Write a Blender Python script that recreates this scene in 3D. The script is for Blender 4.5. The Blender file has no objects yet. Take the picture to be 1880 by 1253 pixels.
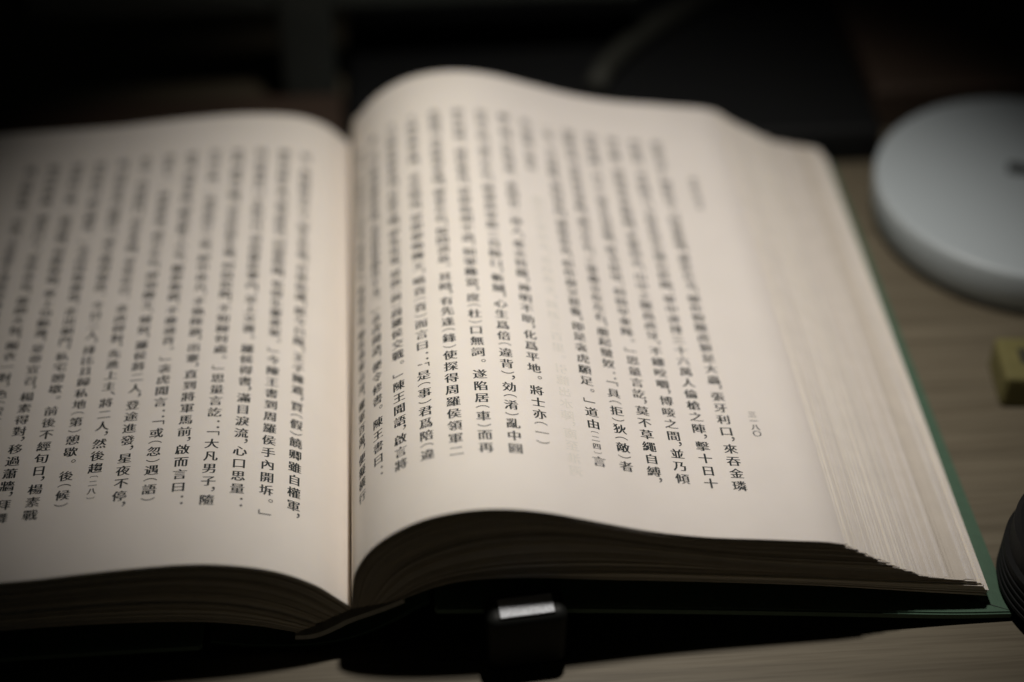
import bpy, bmesh, math, random
from mathutils import Vector, Matrix

random.seed(7)
S = bpy.context.scene
C = S.collection
TABLE = -3.0                     # height of the desk top (0 = top of the cover board's far corner)
MM = 0.001                      # everything below is laid out in millimetres, built in metres

# ------------------------------------------------------------------ camera
cam_d = bpy.data.cameras.new('camera')
cam = bpy.data.objects.new('camera', cam_d)
C.objects.link(cam)
S.camera = cam
CAM_POS = Vector((22.3, -283.1, 353.3)) * MM
RIGHT = Vector((0.99717, -0.07196, 0.0))
PITCH = math.radians(41.2)
YAW = math.atan2(0.0722, 0.998)
cam.matrix_world = (Matrix.Translation(CAM_POS)
                    @ Matrix.Rotation(-YAW, 4, 'Z')
                    @ Matrix.Rotation(math.radians(90) - PITCH, 4, 'X'))
cam_d.sensor_width = 36.0
cam_d.lens = 36.0 * 3000 / 1880
cam_d.clip_start = 0.01
cam_d.clip_end = 20
cam_d.dof.use_dof = True
cam_d.dof.focus_distance = 0.449
cam_d.dof.aperture_fstop = 2.9

# ------------------------------------------------------------------ world, lamp, exposure
W = bpy.data.worlds.new('World')
S.world = W
W.use_nodes = True
W.node_tree.nodes['Background'].inputs[0].default_value = (0.80, 1.0, 0.88, 1)
W.node_tree.nodes['Background'].inputs[1].default_value = 0.0022

lamp_d = bpy.data.lights.new('desk_lamp_light', 'SPOT')
lamp_d.energy = 5.5
lamp_d.color = (1.0, 0.935, 0.852)
lamp_d.spot_size = math.radians(66)
lamp_d.spot_blend = 1.0
lamp_d.shadow_soft_size = 0.014
lamp = bpy.data.objects.new('desk_lamp_light', lamp_d)
C.objects.link(lamp)
LP = Vector((78, 86, 385)) * MM
LT = Vector((72, 106, 20)) * MM
lamp.location = LP
lamp.rotation_euler = (LT - LP).to_track_quat('-Z', 'Y').to_euler()

S.view_settings.view_transform = 'Standard'
S.view_settings.look = 'None'
S.view_settings.exposure = 0
S.view_settings.gamma = 1
S.render.engine = 'CYCLES'
S.cycles.use_denoising = True
S.cycles.max_bounces = 6
S.cycles.sample_clamp_indirect = 4

# ------------------------------------------------------------------ helpers
def obj(name, bm, mat, parent=None, smooth=False):
    me = bpy.data.meshes.new(name)
    bm.normal_update()
    bm.to_mesh(me)
    bm.free()
    if smooth:
        for p in me.polygons:
            p.use_smooth = True
        if smooth is not True:
            me.set_sharp_from_angle(angle=math.radians(smooth))
    me.materials.append(mat)
    o = bpy.data.objects.new(name, me)
    C.objects.link(o)
    if parent:
        o.parent = parent
        o.matrix_parent_inverse = Matrix.Identity(4)
    return o

def tag(o, label=None, cat=None, group=None, kind=None):
    for k, v in (('label', label), ('category', cat), ('group', group), ('kind', kind)):
        if v:
            o[k] = v
    return o

def empty(name, label, cat, loc=(0, 0, 0), rz=0):
    o = bpy.data.objects.new(name, None)
    C.objects.link(o)
    o.location = Vector(loc) * MM
    o.rotation_euler = (0, 0, rz)
    o.empty_display_size = 0.01
    return tag(o, label, cat)

def box(bm, x0, x1, y0, y1, z0, z1, bev=0, seg=2):
    r = bmesh.ops.create_cube(bm, size=1)
    vs = r['verts']
    for v in vs:
        v.co = Vector((x0 + (v.co.x + .5) * (x1 - x0), y0 + (v.co.y + .5) * (y1 - y0),
                       z0 + (v.co.z + .5) * (z1 - z0))) * MM
    if bev:
        es = list({e for v in vs for e in v.link_edges})
        bmesh.ops.bevel(bm, geom=es, offset=bev * MM, segments=seg, affect='EDGES', profile=0.5)
    return bm

def lathe(bm, prof, n=96, cx=0, cy=0):
    rings = []
    for r, z in prof:
        if r < 1e-6:
            rings.append([bm.verts.new(Vector((cx, cy, z)) * MM)])
        else:
            rings.append([bm.verts.new(Vector((cx + r * math.cos(2 * math.pi * i / n),
                                               cy + r * math.sin(2 * math.pi * i / n), z)) * MM) for i in range(n)])
    for a, b in zip(rings[:-1], rings[1:]):
        for i in range(n):
            j = (i + 1) % n
            if len(a) == 1 and len(b) == 1:
                continue
            if len(a) == 1:
                bm.faces.new((a[0], b[i], b[j]))
            elif len(b) == 1:
                bm.faces.new((a[i], b[0], a[j]))
            else:
                bm.faces.new((a[i], b[i], b[j], a[j]))
    bmesh.ops.recalc_face_normals(bm, faces=bm.faces[:])
    return bm

def tube(bm, pts, r, n=12):
    rings = []
    for i, p in enumerate(pts):
        d = (pts[min(i + 1, len(pts) - 1)] - pts[max(i - 1, 0)]).normalized()
        u = d.cross(Vector((0, 0, 1)))
        if u.length < 1e-3:
            u = Vector((1, 0, 0))
        u.normalize()
        w = u.cross(d)
        rings.append([bm.verts.new((p + (u * math.cos(2 * math.pi * k / n) + w * math.sin(2 * math.pi * k / n)) * r) * MM)
                      for k in range(n)])
    for a, b in zip(rings[:-1], rings[1:]):
        for k in range(n):
            bm.faces.new((a[k], a[(k + 1) % n], b[(k + 1) % n], b[k]))
    bm.faces.new(rings[0][::-1])
    bm.faces.new(rings[-1])
    bmesh.ops.recalc_face_normals(bm, faces=bm.faces[:])

def pchip(pts, n):
    """smooth monotone resampling of a polyline by arc length (Catmull-Rom)"""
    P = [Vector(p) for p in pts]
    P = [P[0] * 2 - P[1]] + P + [P[-1] * 2 - P[-2]]
    dense = []
    for i in range(1, len(P) - 2):
        p0, p1, p2, p3 = P[i - 1:i + 3]
        t0 = 0
        t1 = t0 + max((p1 - p0).length, 1e-6) ** .5
        t2 = t1 + max((p2 - p1).length, 1e-6) ** .5
        t3 = t2 + max((p3 - p2).length, 1e-6) ** .5
        for k in range(16):
            t = t1 + (t2 - t1) * k / 16
            a1 = p0 * ((t1 - t) / (t1 - t0)) + p1 * ((t - t0) / (t1 - t0))
            a2 = p1 * ((t2 - t) / (t2 - t1)) + p2 * ((t - t1) / (t2 - t1))
            a3 = p2 * ((t3 - t) / (t3 - t2)) + p3 * ((t - t2) / (t3 - t2))
            b1 = a1 * ((t2 - t) / (t2 - t0)) + a2 * ((t - t0) / (t2 - t0))
            b2 = a2 * ((t3 - t) / (t3 - t1)) + a3 * ((t - t1) / (t3 - t1))
            dense.append(b1 * ((t2 - t) / (t2 - t1)) + b2 * ((t - t1) / (t2 - t1)))
    dense.append(P[-2])
    cum = [0]
    for a, b in zip(dense[:-1], dense[1:]):
        cum.append(cum[-1] + (b - a).length)
    out = []
    j = 0
    for i in range(n + 1):
        s = cum[-1] * i / n
        while j < len(cum) - 2 and cum[j + 1] < s:
            j += 1
        f = (s - cum[j]) / max(cum[j + 1] - cum[j], 1e-9)
        out.append(dense[j].lerp(dense[j + 1], min(max(f, 0), 1)))
    return out, cum[-1]

# ------------------------------------------------------------------ materials
def mat(name):
    m = bpy.data.materials.new(name)
    m.use_nodes = True
    nt = m.node_tree
    return m, nt, nt.nodes['Principled BSDF']

def plain(name, col, rough=.5, metal=0, bump=0, bscale=800, var=0, vscale=60):
    m, nt, b = mat(name)
    b.inputs['Base Color'].default_value = (*col, 1)
    b.inputs['Roughness'].default_value = rough
    b.inputs['Metallic'].default_value = metal
    tc = nt.nodes.new('ShaderNodeTexCoord')
    if var:
        n = nt.nodes.new('ShaderNodeTexNoise')
        n.inputs['Scale'].default_value = vscale
        n.inputs['Detail'].default_value = 6
        nt.links.new(tc.outputs['Object'], n.inputs['Vector'])
        r = nt.nodes.new('ShaderNodeValToRGB')
        r.color_ramp.elements[0].position = .3
        r.color_ramp.elements[1].position = .7
        r.color_ramp.elements[0].color = (*[c * (1 - var) for c in col], 1)
        r.color_ramp.elements[1].color = (*[min(1, c * (1 + var)) for c in col], 1)
        nt.links.new(n.outputs['Fac'], r.inputs['Fac'])
        nt.links.new(r.outputs['Color'], b.inputs['Base Color'])
    if bump:
        n = nt.nodes.new('ShaderNodeTexNoise')
        n.inputs['Scale'].default_value = bscale
        n.inputs['Detail'].default_value = 4
        nt.links.new(tc.outputs['Object'], n.inputs['Vector'])
        bp = nt.nodes.new('ShaderNodeBump')
        bp.inputs['Strength'].default_value = bump
        bp.inputs['Distance'].default_value = .0002
        nt.links.new(n.outputs['Fac'], bp.inputs['Height'])
        nt.links.new(bp.outputs['Normal'], b.inputs['Normal'])
    return m

M_PAPER = plain('cream_paper', (.79, .716, .626), .75, bump=.25, bscale=2600, var=.018, vscale=70)
M_EDGE = plain('paper_block', (.78, .706, .616), .8, bump=.25, bscale=2600, var=.04, vscale=160)
for _m, _w in ((M_PAPER, .3), (M_EDGE, .25)):
    _b = _m.node_tree.nodes['Principled BSDF']
    _b.inputs['Subsurface Weight'].default_value = _w
    _b.inputs['Subsurface Radius'].default_value = (1.0, .8, .45)
    _b.inputs['Subsurface Scale'].default_value = .0014
M_INK = plain('black_ink', (.012, .017, .018), .55)
M_GHOST = plain('ink_seen_through_paper', (.61, .58, .53), .75)
M_COVER = plain('green_book_cloth', (.06, .118, .077), .62, bump=.5, bscale=1500, var=.08, vscale=240)
M_LINER = plain('grey_spine_cloth', (.50, .49, .46), .85, bump=.5, bscale=1300, var=.12, vscale=500)
M_WHITE = plain('white_lacquer', (.41, .46, .49), .42, bump=.08, bscale=900)
M_DARKSLOT = plain('dark_rubber', (.03, .035, .035), .7)
M_YEL = plain('yellow_rubber', (.145, .13, .045), .75, bump=.3, bscale=500, var=.1, vscale=120)
M_PRINT = plain('black_print', (.02, .022, .02), .6)
M_BLACK = plain('black_plastic', (.007, .0075, .008), .6, bump=.2, bscale=900)
M_BLACK.node_tree.nodes['Principled BSDF'].inputs['Specular IOR Level'].default_value = .18
M_GLASS = plain('dark_glass', (.006, .007, .008), .12)
M_STEEL = plain('sandblasted_metal', (.40, .42, .45), .5, .55, bump=1.0, bscale=1400, var=.3, vscale=2400)
M_BODY = plain('dark_metal_body', (.012, .013, .012), .55, .2, bump=.3, bscale=900)
M_BODY.node_tree.nodes['Principled BSDF'].inputs['Specular IOR Level'].default_value = .2
M_GREY = plain('grey_plastic', (.032, .037, .033), .6, var=.2, vscale=18)
M_BROWN = plain('dark_walnut', (.05, .032, .022), .6, var=.3, vscale=14)
M_CABLE = plain('olive_cable', (.018, .019, .014), .75)

def wood():
    m, nt, b = mat('pale_ash_wood')
    tc = nt.nodes.new('ShaderNodeTexCoord')
    mp = nt.nodes.new('ShaderNodeMapping')
    mp.inputs['Rotation'].default_value = (0, 0, math.radians(3))
    mp.inputs['Scale'].default_value = (5, 130, 40)
    nt.links.new(tc.outputs['Object'], mp.inputs['Vector'])
    n1 = nt.nodes.new('ShaderNodeTexNoise')
    n1.inputs['Scale'].default_value = 1.6
    n1.inputs['Detail'].default_value = 8
    n1.inputs['Roughness'].default_value = .62
    n1.inputs['Distortion'].default_value = .35
    nt.links.new(mp.outputs[0], n1.inputs['Vector'])
    mp2 = nt.nodes.new('ShaderNodeMapping')
    mp2.inputs['Rotation'].default_value = (0, 0, math.radians(3))
    mp2.inputs['Scale'].default_value = (22, 700, 100)
    nt.links.new(tc.outputs['Object'], mp2.inputs['Vector'])
    n2 = nt.nodes.new('ShaderNodeTexNoise')
    n2.inputs['Scale'].default_value = 1.5
    n2.inputs['Detail'].default_value = 5
    nt.links.new(mp2.outputs[0], n2.inputs['Vector'])
    r1 = nt.nodes.new('ShaderNodeValToRGB')
    r1.color_ramp.elements[0].position = .33
    r1.color_ramp.elements[1].position = .66
    r1.color_ramp.elements[0].color = (.106, .089, .060, 1)
    r1.color_ramp.elements[1].color = (.158, .135, .094, 1)
    nt.links.new(n1.outputs['Fac'], r1.inputs['Fac'])
    r2 = nt.nodes.new('ShaderNodeValToRGB')
    r2.color_ramp.elements[0].position = .36
    r2.color_ramp.elements[1].position = .52
    r2.color_ramp.elements[0].color = (.80, .78, .75, 1)
    r2.color_ramp.elements[1].color = (1, 1, 1, 1)
    nt.links.new(n2.outputs['Fac'], r2.inputs['Fac'])
    mx = nt.nodes.new('ShaderNodeMix')
    mx.data_type = 'RGBA'
    mx.blend_type = 'MULTIPLY'
    mx.inputs['Factor'].default_value = 1
    nt.links.new(r1.outputs[0], mx.inputs['A'])
    nt.links.new(r2.outputs[0], mx.inputs['B'])
    nt.links.new(mx.outputs['Result'], b.inputs['Base Color'])
    b.inputs['Roughness'].default_value = .55
    bp = nt.nodes.new('ShaderNodeBump')
    bp.inputs['Strength'].default_value = .2
    bp.inputs['Distance'].default_value = .0003
    nt.links.new(n2.outputs['Fac'], bp.inputs['Height'])
    nt.links.new(bp.outputs[0], b.inputs['Normal'])
    return m
M_WOOD = wood()

# ------------------------------------------------------------------ the setting
bm = bmesh.new()
box(bm, -700, 800, -420, 760, -28, TABLE, bev=2)
tag(obj('desk_top', bm, M_WOOD), 'pale ash wood desk top with fine grain under the open book', 'desk', kind='structure')

# ------------------------------------------------------------------ the open book
PAGE_L = 208.0
book = empty('open_book', 'thick open hardback book with green cover and columns of vertical Chinese print', 'book')

R_TOP = [(-.06, 12.8), (.3, 17.8), (1.3, 25.4), (2.7, 29.7), (6.1, 35.6), (12, 41.4), (20.5, 46.2), (30.3, 48.5), (40, 48.6),
         (51.1, 46.5), (65.2, 41.7), (79.6, 36.9), (94.1, 33.6), (108.7, 31.6), (118, 30.3), (126, 29.2), (131.2, 27.8)]
R_BOT = [(13.6, 15.6), (19.6, 18.6), (28.3, 21.4), (44.2, 21.6), (66, 19.2), (95.5, 15.7), (125.6, 11.6), (156.5, 6.2), (175, 3.0)]
R_END = [(0, (131.2, 27.8)), (.07, (134.6, 25.6)), (.15, (138.2, 23.0)), (.25, (141.4, 20.8)), (.38, (145.6, 18.3)), (.55, (153.9, 13.6)),
         (.70, (162.6, 11.3)), (.80, (168.8, 10.2)), (.86, (171.9, 9.2)), (1, (174.6, 3.2))]
L_TOP = [(-.08, 13.0), (-1.5, 15.2), (-3.5, 17.4), (-7.5, 22), (-11.5, 25.3), (-16.8, 28.6), (-23.6, 31.3), (-33.1, 33.4), (-41.4, 34.1),
         (-53.9, 33.7), (-67.9, 32.6), (-80.6, 31.4), (-100, 30.6), (-120, 30), (-141, 28.4)]
L_BOT = [(-15.5, 3.9), (-20, 5.6), (-26.1, 7.6), (-40.2, 10.4), (-64.3, 11.8), (-92.8, 11.4), (-120, 9.4), (-150, 6)]
L_END = [(0, (-141, 28.4)), (1, (-150, 6))]

NU = 64
def lerp_table(tab, t):
    for (a, pa), (b, pb) in zip(tab[:-1], tab[1:]):
        if t <= b:
            return Vector(pa).lerp(Vector(pb), (t - a) / (b - a))
    return Vector(tab[-1][1])

class Block:
    def __init__(s, top, bot, end, steps=0):
        s.steps = steps
        s.T, s.len = pchip(top, NU)
        s.B, _ = pchip(bot, NU)
        s.end = end
    def sheet(s, t, dend=0):
        tq = t
        if s.steps:                 # sheets lie in small gatherings whose edges step outwards together
            k = t * s.steps
            f = k - math.floor(k)
            tq = (math.floor(k) + .35 * f + .65 * max(0, f - .72) / .28) / s.steps
        e = lerp_table(s.end, tq) - s.T[-1].lerp(s.B[-1], t)
        out = []
        for i in range(NU + 1):
            u = i / NU
            p = s.T[i].lerp(s.B[i], t) + e * u ** 2.2
            out.append(p)
        if dend:
            d = (out[-1] - out[-2]).normalized()
            for i in range(NU + 1):
                out[i] = out[i] + d * dend * (i / NU) ** 2
        return out

def rise(x, y):
    """the gutter opens flatter towards the head of the book"""
    w = 24 if x < 0 else 2.5
    return 6.0 * math.exp(-(x / w) ** 2) * max(y, 0) / PAGE_L

def add_slab(bm, a, b, y0, y1, ys=(0, 1)):
    """closed sheet between profile a (upper) and b (lower), from y0 to y1"""
    n = len(a)
    rows = []
    for y in (y0, y1):
        rows.append([bm.verts.new(Vector((p.x, y, p.y + rise(p.x, y))) * MM) for p in a])
        rows.append([bm.verts.new(Vector((p.x, y, p.y + rise(p.x, y))) * MM) for p in b])
    a0, b0, a1, b1 = rows
    fs = []
    for i in range(n - 1):
        fs.append(bm.faces.new((a0[i], a0[i + 1], a1[i + 1], a1[i])))
        fs.append(bm.faces.new((b0[i], b1[i], b1[i + 1], b0[i + 1])))
        fs.append(bm.faces.new((a0[i], b0[i], b0[i + 1], a0[i + 1])))
        fs.append(bm.faces.new((a1[i], a1[i + 1], b1[i + 1], b1[i])))
    fs.append(bm.faces.new((a0[0], a1[0], b1[0], b0[0])))
    fs.append(bm.faces.new((a0[-1], b0[-1], b1[-1], a1[-1])))
    return fs

def build_block(blk, name_parent, n, gaps, seed, fan):
    rnd = random.Random(seed)
    # sheet positions, a wider gap where a gathering of sheets ends
    w = []
    for i in range(n):
        g = 1.0
        for gp, ex in gaps:
            if abs(i / n - gp) < .5 / n:
                g += ex
        w.append(g * rnd.uniform(.8, 1.2))
    tot = sum(w)
    bm = bmesh.new()
    t = 0.012
    run = 0
    for i in range(n):
        dt = w[i] / tot * (1 - .012)
        th = dt * .8 if w[i] < 1.6 else dt * (.8 / w[i])
        run = run * .75 + rnd.gauss(0, fan) * .6
        yo = rnd.uniform(-.4, .4) + (-.9 if fan > .15 and i == int(n * .885) else 0)
        a = blk.sheet(t + dt - th, run)
        b = blk.sheet(min(t + dt, 1), run)
        add_slab(bm, a, b, yo, PAGE_L + rnd.uniform(-.3, .3))
        t += dt
    bmesh.ops.recalc_face_normals(bm, faces=bm.faces[:])
    return obj('page_block', bm, M_EDGE, name_parent, smooth=40)

right = Block(R_TOP, R_BOT, R_END, 17)
left = Block(L_TOP, L_BOT, L_END)
build_block(right, book, 100, [(.11, 1.6), (.25, 1.0), (.42, .7), (.6, .9), (.73, .6), (.86, 2.2)], 3, .42)
build_block(left, book, 66, [(.16, 1.4), (.42, .4), (.78, 1.5), (.9, .8)], 5, .12)

def top_page(blk):
    bm = bmesh.new()
    a = blk.sheet(0)
    b = blk.sheet(.006)
    add_slab(bm, a, b, -.15, PAGE_L)
    bmesh.ops.recalc_face_normals(bm, faces=bm.faces[:])
    o = obj('page', bm, M_PAPER, book, smooth=40)
    return o, a
page_r, prof_r = top_page(right)
page_l, prof_l = top_page(left)

# ---- spine lining under the sheets (an S-shaped strip)
sp, _ = pchip([(-16, 1.9), (-12.5, 1.7), (-8.9, 2.6), (-4.3, 5.2), (-.5, 7.6), (6.2, 10.6), (10.5, 12.6), (14.2, 14.6)], 40)
up = []
for i, p in enumerate(sp):
    d = (sp[min(i + 1, 40)] - sp[max(i - 1, 0)]).normalized()
    up.append(p + Vector((-d.y, d.x)) * 1.7)
bm = bmesh.new()
add_slab(bm, up, sp, -.6, PAGE_L + .5)
bmesh.ops.recalc_face_normals(bm, faces=bm.faces[:])
tag(obj('spine', bm, M_LINER, book), 'grey cloth lining bent into an S under the gutter')

# ---- cover boards and the cover's back
def board(profile, y0, y1, th, name='cover'):
    pr, _ = pchip(profile, 40)
    bm = bmesh.new()
    lo = [p - Vector((0, th)) for p in pr]
    fs = add_slab(bm, pr, lo, y0, y1)
    bmesh.ops.recalc_face_normals(bm, faces=bm.faces[:])
    es = [e for e in bm.edges if e.is_manifold and e.calc_face_angle(0) > .9]
    bmesh.ops.bevel(bm, geom=es, offset=.5 * MM, segments=3, affect='EDGES')
    return obj(name, bm, M_COVER, book)
R_BOARD = [(22, 15.8), (60, 12.7), (97, 8.8), (125, 5.6), (147, 3.0), (165, 1.0), (181.3, 0)]
cov_r = board(R_BOARD, -4.0, 213, 2.7)
for v in cov_r.data.vertices:           # the block has slipped a little: the margin narrows towards the head
    v.co.x -= .0028 * max(0, min(1, v.co.y / .06)) * max(0, v.co.x / .18)
L_BOARD = [(-40.5, 5.8), (-70, 5.8), (-93, 5.5), (-125, 3.5), (-155, 0)]
cov_l = board(L_BOARD, -3.7, 213, 2.7)
board([(-39, 2.6), (-28, .2), (-10, -.8), (0, 1.4), (10, 6.8), (16, 11.2), (21, 14.4)], -.5, 214.3, 1.1, 'cover_back')
# the mitred turn-in at the corner of the right board
bm = bmesh.new()
zc = 3.02
def cquad(p, q, w, z):
    p, q = Vector(p), Vector(q)
    d = (q - p).normalized()
    nrm = Vector((-d.y, d.x)) * w
    vs = []
    for pt in (p, q, q + nrm * .3, p + nrm):
        # follow the board's slope
        zz = max(0, 181.3 - pt.x) * .064
        vs.append(bm.verts.new(Vector((pt.x, pt.y, zz + z)) * MM))
    bm.faces.new(vs)
cquad((165, 3.0), (180.3, -3.2), .35, .15)
tag(obj('corner_fold', bm, M_DARKSLOT, cov_r), 'dark mitre line of the folded cover cloth')

# ------------------------------------------------------------------ the print
EM = 4.05
PITCH_MM = 4.75
_fontcache = {}
def glyph(ch):
    """2D triangles of one character; vertical strokes kept, horizontal strokes thinned like a book serif face"""
    if ch in _fontcache:
        return _fontcache[ch]
    cu = bpy.data.curves.new('g', 'FONT')
    cu.body = ch
    cu.resolution_u = 3
    o = bpy.data.objects.new('g', cu)
    C.objects.link(o)
    dg = bpy.context.evaluated_depsgraph_get()
    me = bpy.data.meshes.new_from_object(o.evaluated_get(dg), depsgraph=dg)
    bpy.data.objects.remove(o)
    bpy.data.curves.remove(cu)
    b = bmesh.new()
    b.from_mesh(me)
    bpy.data.meshes.remove(me)
    bmesh.ops.remove_doubles(b, verts=b.verts[:], dist=1e-5)
    b.normal_update()
    disp = {}
    for e in b.edges:
        if len(e.link_faces) != 1:
            continue
        l = e.link_loops[0]
        v0, v1 = l.vert.co, l.link_loop_next.vert.co
        d = v1 - v0
        if d.length < 1e-7:
            continue
        s = 1 if e.link_faces[0].normal.z > 0 else -1
        nrm = Vector((d.y, -d.x)).normalized() * s      # outward for counter-clockwise faces
        for v in e.verts:
            disp.setdefault(v.index, []).append((nrm, d.length))
    b.verts.index_update()
    punct = ch in '，。、：︵︶﹁﹂︹︺'
    co = []
    for v in b.verts:
        ns = disp.get(v.index, [])
        dx = dy = 0
        if ns and not punct:
            nx = [n.x for n, _ in ns]
            ny = [n.y for n, _ in ns]
            mx = max(nx, key=abs)
            my = max(ny, key=abs)
            dx = mx * .029
            dy = -my * .006 if abs(my) > .5 else my * .008
        co.append((v.co.x + dx, v.co.y + dy))
    fs = [[v.index for v in f.verts] for f in b.faces]
    b.free()
    xs = [c[0] for c in co]
    ys = [c[1] for c in co]
    bb = (min(xs), max(xs), min(ys), max(ys)) if xs else (0, 0, 0, 0)
    _fontcache[ch] = (co, fs, bb)
    return _fontcache[ch]

class Surface:
    """maps (distance from the gutter, y) to the page"""
    def __init__(s, prof, lift):
        s.p = prof
        s.c = [0]
        for a, b in zip(prof[:-1], prof[1:]):
            s.c.append(s.c[-1] + (b - a).length)
        s.lift = lift
        s.j = 0
    def at(s, d, y):
        d = min(max(d, 0), s.c[-1] - 1e-6)
        lo, hi = 0, len(s.c) - 1
        while hi - lo > 1:
            m = (lo + hi) // 2
            if s.c[m] <= d:
                lo = m
            else:
                hi = m
        f = (d - s.c[lo]) / (s.c[hi] - s.c[lo])
        p = s.p[lo].lerp(s.p[hi], f)
        t = (s.p[hi] - s.p[lo]).normalized()
        n = Vector((-t.y, t.x))
        if n.y < 0:
            n = -n
        p = p + n * s.lift
        return Vector((p.x, y, p.y + rise(p.x, y))) * MM

class Printer:
    def __init__(s, surf, sign):
        s.bm = bmesh.new()
        s.surf = surf
        s.sign = sign              # +1: distance from the gutter grows to the reader's right
    def put(s, ch, d, y, em, center=None, flip=False, sx=1):
        co, fs, bb = glyph(ch)
        if not co:
            return
        cx, cy = (.5, .38) if center is None else center
        vs = []
        for x, yy in co:
            lx = (x - cx) * em * sx
            if flip:
                lx = -lx
            vs.append(s.bm.verts.new(s.surf.at(d + s.sign * lx, y + (yy - cy) * em)))
        for f in fs:
            try:
                s.bm.faces.new([vs[i] for i in f])
            except ValueError:
                pass
    ADV = {'，': .48, '、': .48, '。': .95, '：': .85, '﹁': .8, '﹂': .75, '︵': .52, '︶': .52, '︹': .4, '︺': .4, '　': 1.0}
    def column(s, text, d, y_top=None, y_last=None, em=EM, pitch=PITCH_MM, hold=14, flip=False):
        """lays text down a column; the last `hold` cells keep the true pitch, the others are justified to y_top"""
        items = []
        small = False
        for ch in text:
            if ch == '︹':
                small = True
            a = s.ADV.get(ch, 1.0)
            if small and ch not in '︹︺':
                a = .62
            items.append((ch, a, small))
            if ch == '︺':
                small = False
        pos = []
        acc = 0
        for ch, a, sm in items:
            pos.append(acc + a / 2)
            acc += a
        if y_last is None:
            ys = [y_top - p * pitch for p in pos]
        else:
            # index of the last full character
            last = max(i for i, it in enumerate(items) if it[0] not in s.ADV)
            ys = [y_last + (pos[last] - p) * pitch for p in pos]
            if y_top is not None and len(pos) > hold + 4:
                h = len(pos) - hold
                y0 = ys[h]
                k = (y_top - pitch * .5 - y0) / (ys[0] - y0)
                if k < .95 and len(text) > hold + 8:       # too long for the column: begin later
                    nxt = text[1:]
                    while nxt[0] in s.ADV and nxt[0] not in '︵﹁':
                        nxt = nxt[1:]
                    return s.column(nxt, d, y_top, y_last, em, pitch, hold, flip)
                for i in range(h):
                    ys[i] = y0 + (ys[i] - y0) * k
        for (ch, a, sm), y in zip(items, ys):
            if ch == '　':
                continue
            g = glyph(ch)[2]
            mid = ((g[0] + g[1]) / 2, (g[2] + g[3]) / 2)
            e = em * (.62 if sm else 1)
            if ch in '，、':
                s.put(ch, d + s.sign * .36 * em, y + .10 * em, e * 1.25, mid)
            elif ch == '。':
                s.put(ch, d + s.sign * .33 * em, y + .22 * em, e, mid)
            elif ch == '：':
                s.put(ch, d + s.sign * .32 * em, y - .13 * em, e * 1.2, mid)
            elif ch in '︵︶︹︺':
                s.put(ch, d, y, e * .93 / (g[1] - g[0]), mid)
            elif ch == '﹁':
                s.put(ch, d + s.sign * .03 * em, y - .05 * em, em * .86 / (g[1] - g[0]), mid)
            elif ch == '﹂':
                s.put(ch, d - s.sign * .03 * em, y + .12 * em, em * .86 / (g[1] - g[0]), mid)
            else:
                s.put(ch, d, y, e, flip=flip)

# columns, from the reader's right to left
RIGHT_PAGE = [
    ('排此陣是甚名字？蠻奴見了，四邊旗號，盡是兵戈，變作野獸虎狼是大蟲，張牙利口，來吞金璘', 19.0),
    ('若何抵當。衾虎問言，大將此是左掩右移陣，軍中遂排三十六萬人倫槍之陣，擊十日十', 19.6),
    ('夜不得分離。看將軍布此陣圖，未審何名，山中之獸爲虎牙，不鏤咬嚼，博唼之間，並乃傾', 20.6),
    ('盡，當即蠻奴領軍迴避。兵士三軍各自思惟，投戈捨甲，何似早來降。﹂思量言訖，莫不草繩自縛，', 22.2),
    ('黃羅帳下，請降衾虎，衾虎亦見來降，處分左右，三軍盡立在左右，册起蠻奴：﹁具︵拒︶狄︵敵︶者', 22.5),
    ('殺，來投便是一家。今日既降，如同骨肉，蠻奴若肯，但作叔父恩養，即是衾虎願足。﹂道由︹二四︺言', 22.4),
    ('訖，便領三軍去', None),
    ('早至金璘，排比三軍，便擬入城，兵馬到來。夜間有一神人，奉天符牒，神明不助，化爲平地。將士亦︵一︶', 29.2),
    ('齊悲泣，陳王聞奏，忽然大怒，處分左右，喚蠻奴家族三百餘口，斬賊，心生爲倍︵違背︶，効︵淆︶亂中圓', 22.0),
    ('︵原︶，如今捉得，更有何理。蠻奴被責，當即低頭不語，知罪難當，度︵杜︶口無詞。遂陷居︵車︶而再', 22.0),
    ('囚。陳王從此迴駕，衾虎收得金璘，便差左右，探問消息。其時，有先逢︵鋒︶使探得周羅侯領軍二', 21.6),
    ('十萬來救金璘。衾虎聞說，當即便喚陳王，嗔責︵責︶而言曰：﹁是︵事︶君爲陪︵違', 22.4),
    ('背︶，臣合當誅。今日既有救軍來到，若能不戰，即免死罪，莫與︵與︶周羅侯交戰。﹂陳王聞語，啟言將', 22.6),
    ('軍：﹁但某修書一封，招喚周羅侯來降，免得將軍動其干戈。﹂衾虎聞語，便令修書。陳王書曰：', 29.6),
    ('﹁某自從與卿別後，今被隋駕兵士到來，國破家亡，無處安存，卿若領軍山河，權軍百萬，便擬橫行', 22.0),
]
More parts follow.
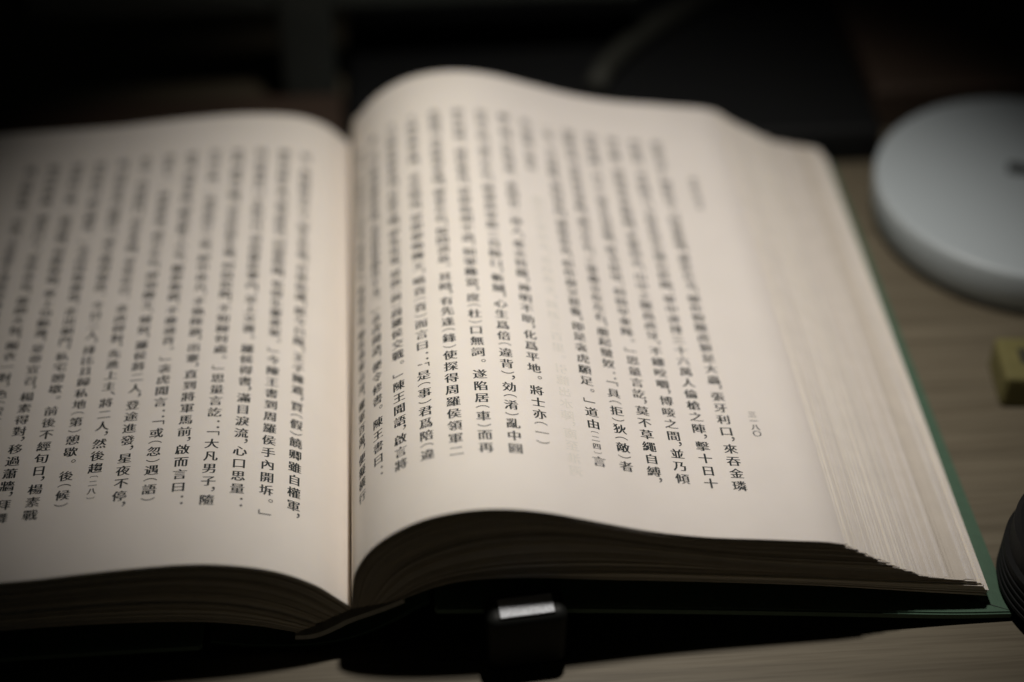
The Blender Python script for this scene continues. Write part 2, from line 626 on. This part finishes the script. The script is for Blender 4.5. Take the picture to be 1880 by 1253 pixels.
LEFT_PAGE = [
    ('天下，其事不得。蓋緣隋家天子，聖主有福，百神助護，朕今已降，王子擁遮，賈︵假︶饒卿雖自權軍，', 24.2),
    ('終歸敗散。卿若見朕手書，便須降伏，同歸隋國，免得生靈塗炭。﹂今陳王書到周羅侯手內開坼。﹂', 27.6),
    ('差一小將，將書便行，不經旬日，到周羅侯寨內，呈上文書。羅侯得書，滿目淚流，心口思量：', 27.0),
    ('﹁主上已降，國無依附，縱然交戰，亦是枉殺生靈，何似投隋，不知歸何處。﹂思量言訖：﹁大凡男子，隨', 22.4),
    ('機而變，豈可守株。﹂當即處分三軍，卸甲休兵，手執降旗，出寨，直到將軍馬前，啟而言曰：', 27.6),
    ('﹁某等今日將軍恩重，捨罪來降，願爲帳下小卒，驅使無辭，不敢違背。﹂衾虎聞言：﹁或︵忽︶遇︵語︶', 27.6),
    ('將軍知時，事須奏上。﹂即便收軍，處分左右，押領陳王、蠻奴，羅侯將二人，登途進發，星夜不停，', 26.2),
    ('前後不經數日，便到長安。直詣閤門，具表奏聞，皇帝宣召。衾虎得對，先進上主、將二人，然後趨︹二八︺', 29.2),
    ('朝拜舞。皇帝大悅，封賞衾虎，開國公，遙守陽州節度。今日二人，排比且歸私地︵第︶憩歇。後︵候︶', 29.0),
    ('十日，朕別有進旨，處分卿等。﹂衾虎拜舞謝恩，走出朝門，私宅憩歇。前後不經旬日，楊素戰', 22.8),
    ('領軍伐土蕃，一戰而勝，得勝歸朝，奏上功勳簿，皇帝宣召，楊素得對，移過蕭牆，拜舞', 22.6),
    ('舞叫呼萬歲。謝恩已了，皇帝亦見，龍顏大悅，賜衣一對，色︵索︶金璘功勳，拜左僕射', 22.0),
    ('當日朝散，各歸私第。自後，大夏單于遂差突厥首領爲使，直到長安，遂色金銀綾絹，更請弓箭', 22.0),
]
# the photograph's print is in the gutter-to-edge order: first column of the right page lies at its far edge
pr = Printer(Surface(prof_r, .05), +1)
for k, (t, yl) in enumerate(RIGHT_PAGE):
    d = 130.7 - 0.5 - 7.86 * k
    if yl is None:
        pr.column(t, d, y_top=184.5)
    else:
        pr.column(t, d, y_top=184.5, y_last=yl)
pr.column('韓擒虎話本', 140.6 - .5, y_top=164, em=2.7, pitch=3.7)
pr.column('三一八〇', 139.6 - .5, y_top=49.0, em=2.6, pitch=2.6)
obj('print', pr.bm, M_INK, page_r)

pl = Printer(Surface(prof_l, .05), -1)
for k, (t, yl) in enumerate(LEFT_PAGE):
    pl.column(t, 19.4 + 1.5 + 7.87 * k, y_top=187, y_last=yl)
obj('print', pl.bm, M_INK, page_l)

# print of the next page showing through the empty column
gh = Printer(Surface(prof_r, .03), +1)
gh.column('賊兵大敗而走，各自逃生，周迴三百里。引龍出水陣，南至淮河', 130.7 - 0.5 - 7.86 * 6 + .5, y_top=140, flip=True)
obj('show_through', gh.bm, M_GHOST, page_r)

# ------------------------------------------------------------------ things around the book
# white round lamp base
base = empty('lamp_base', 'white round disc base of a desk lamp behind the yellow eraser', 'lamp base', (239.8, 174, TABLE))
R = 55
bm = bmesh.new()
lathe(bm, [(0, 18.5), (R - 2, 18.5), (R - 1, 18.2), (R - .3, 17.5), (R, 16.4), (R - .6, 4), (R - 1.6, 2.6), (0, 2.6)], 128)
obj('disc', bm, M_WHITE, base, smooth=True)
bm = bmesh.new()
lathe(bm, [(0, 2.6), (R - 4, 2.6), (R - 4, 0), (0, 0)], 96)
obj('foot_pad', bm, M_DARKSLOT, base)
bm = bmesh.new()
box(bm, -7, 26, -3, 3, 18.4, 19.6, bev=.5)
o = obj('slot', bm, M_DARKSLOT, base)
o.rotation_euler = (0, 0, -.35)
o.location = (0, 6 * MM, 0)

# yellow eraser
er = empty('eraser', 'small yellow eraser with black print on top, in front of the white lamp base', 'eraser', (203.0, 80, TABLE), math.radians(-6))
bm = bmesh.new()
box(bm, 0, 46, 0, 20, 0, 12.5, bev=1.6, seg=3)
obj('body', bm, M_YEL, er, smooth=False)
bm = bmesh.new()
for (x0, x1, y0, y1) in [(6, 8, 7, 14), (8, 11, 12.4, 14), (8, 11, 9.7, 11.2), (13, 15, 7, 14), (15, 17.4, 7, 8.6), (19, 21, 7, 14), (21, 24, 12.4, 14), (21, 24, 7, 8.6),
                         (26, 28, 7, 14), (30, 32, 7, 14), (28, 30, 9.7, 11.2)]:
    box(bm, x0, x1, y0, y1, 12.45, 12.56)
obj('print', bm, M_PRINT, er)

# black ribbed lens standing on the desk
ln = empty('camera_lens', 'black round ribbed lens standing beside the green cover corner', 'lens', (204.5, 3, TABLE))
bm = bmesh.new()
r = 25.5
prof = [(0, 0), (r - 5.5, 0), (r - 5, .6), (r - 5, 4.2), (r - .6, 4.8), (r, 5.4)]
z = 6.5
while z < 15:
    prof += [(r, z), (r - .45, z + .3), (r - .45, z + 1.2), (r, z + 1.5)]
    z += 2.4
prof += [(r, 17), (r - 1.2, 18), (r - 1.2, 25), (r - 2.6, 26.5), (r - 5.5, 26.5), (r - 7, 22)]
lathe(bm, prof, 128)
obj('barrel', bm, M_BLACK, ln, smooth=False)
bm = bmesh.new()
lathe(bm, [(r - 7, 22), (14, 23.4), (0, 24)], 96)
obj('front_glass', bm, M_GLASS, ln, smooth=True)

# small metal block in front of the book
mb = empty('metal_block', 'small dark metal block with bright top standing in front of the open book', 'block', (46.2, -8.2, TABLE), math.radians(5))
bm = bmesh.new()
box(bm, -10.8, 10.8, -2.9, 7.5, 0, 21, bev=2.6, seg=5)
obj('body', bm, M_BODY, mb, smooth=30)
bm = bmesh.new()
box(bm, -7.4, 7.2, -1.8, 4.6, 20.8, 21.3, bev=.2)
obj('top_plate', bm, M_STEEL, mb)

# ------------------------------------------------------------------ dark things at the back of the desk
st = empty('monitor_stand', 'grey upright stand with a crossbar in the dark behind the book', 'stand', (0, 0, 0))
bm = bmesh.new()
box(bm, -27, -6, 264, 274, TABLE, 70, bev=2)
obj('post', bm, M_GREY, st)
bm = bmesh.new()
box(bm, -120, 112, 266, 278, 40, 64, bev=3)
obj('crossbar', bm, M_GREY, st)
bm = bmesh.new()
box(bm, -190, -4, 219, 262, TABLE, 8, bev=2)
tag(obj('wooden_tray', bm, M_BROWN), 'low dark brown wooden tray in the gloom behind the left page', 'tray')
bm = bmesh.new()
box(bm, -2, 198, 215, 345, TABLE, 12, bev=3)
tag(obj('black_case', bm, M_BLACK), 'long low black case in the dark behind the right page', 'case')
bm = bmesh.new()
box(bm, 199, 430, 236, 320, TABLE, 16, bev=2)
tag(obj('wooden_box', bm, M_BROWN), 'dark brown wooden box behind the white round lamp base', 'box')
bm = bmesh.new()
tube(bm, [Vector(p) for p in [(92, 245, 16.2), (97, 257, 16.4), (106, 271, 16.4), (120, 287, 16.4), (138, 304, 16.4), (160, 320, 16.4), (190, 334, 16.4)]], 4.2)
tag(obj('cable', bm, M_CABLE, smooth=True), 'thick dull cable lying across the black case behind the book', 'cable')
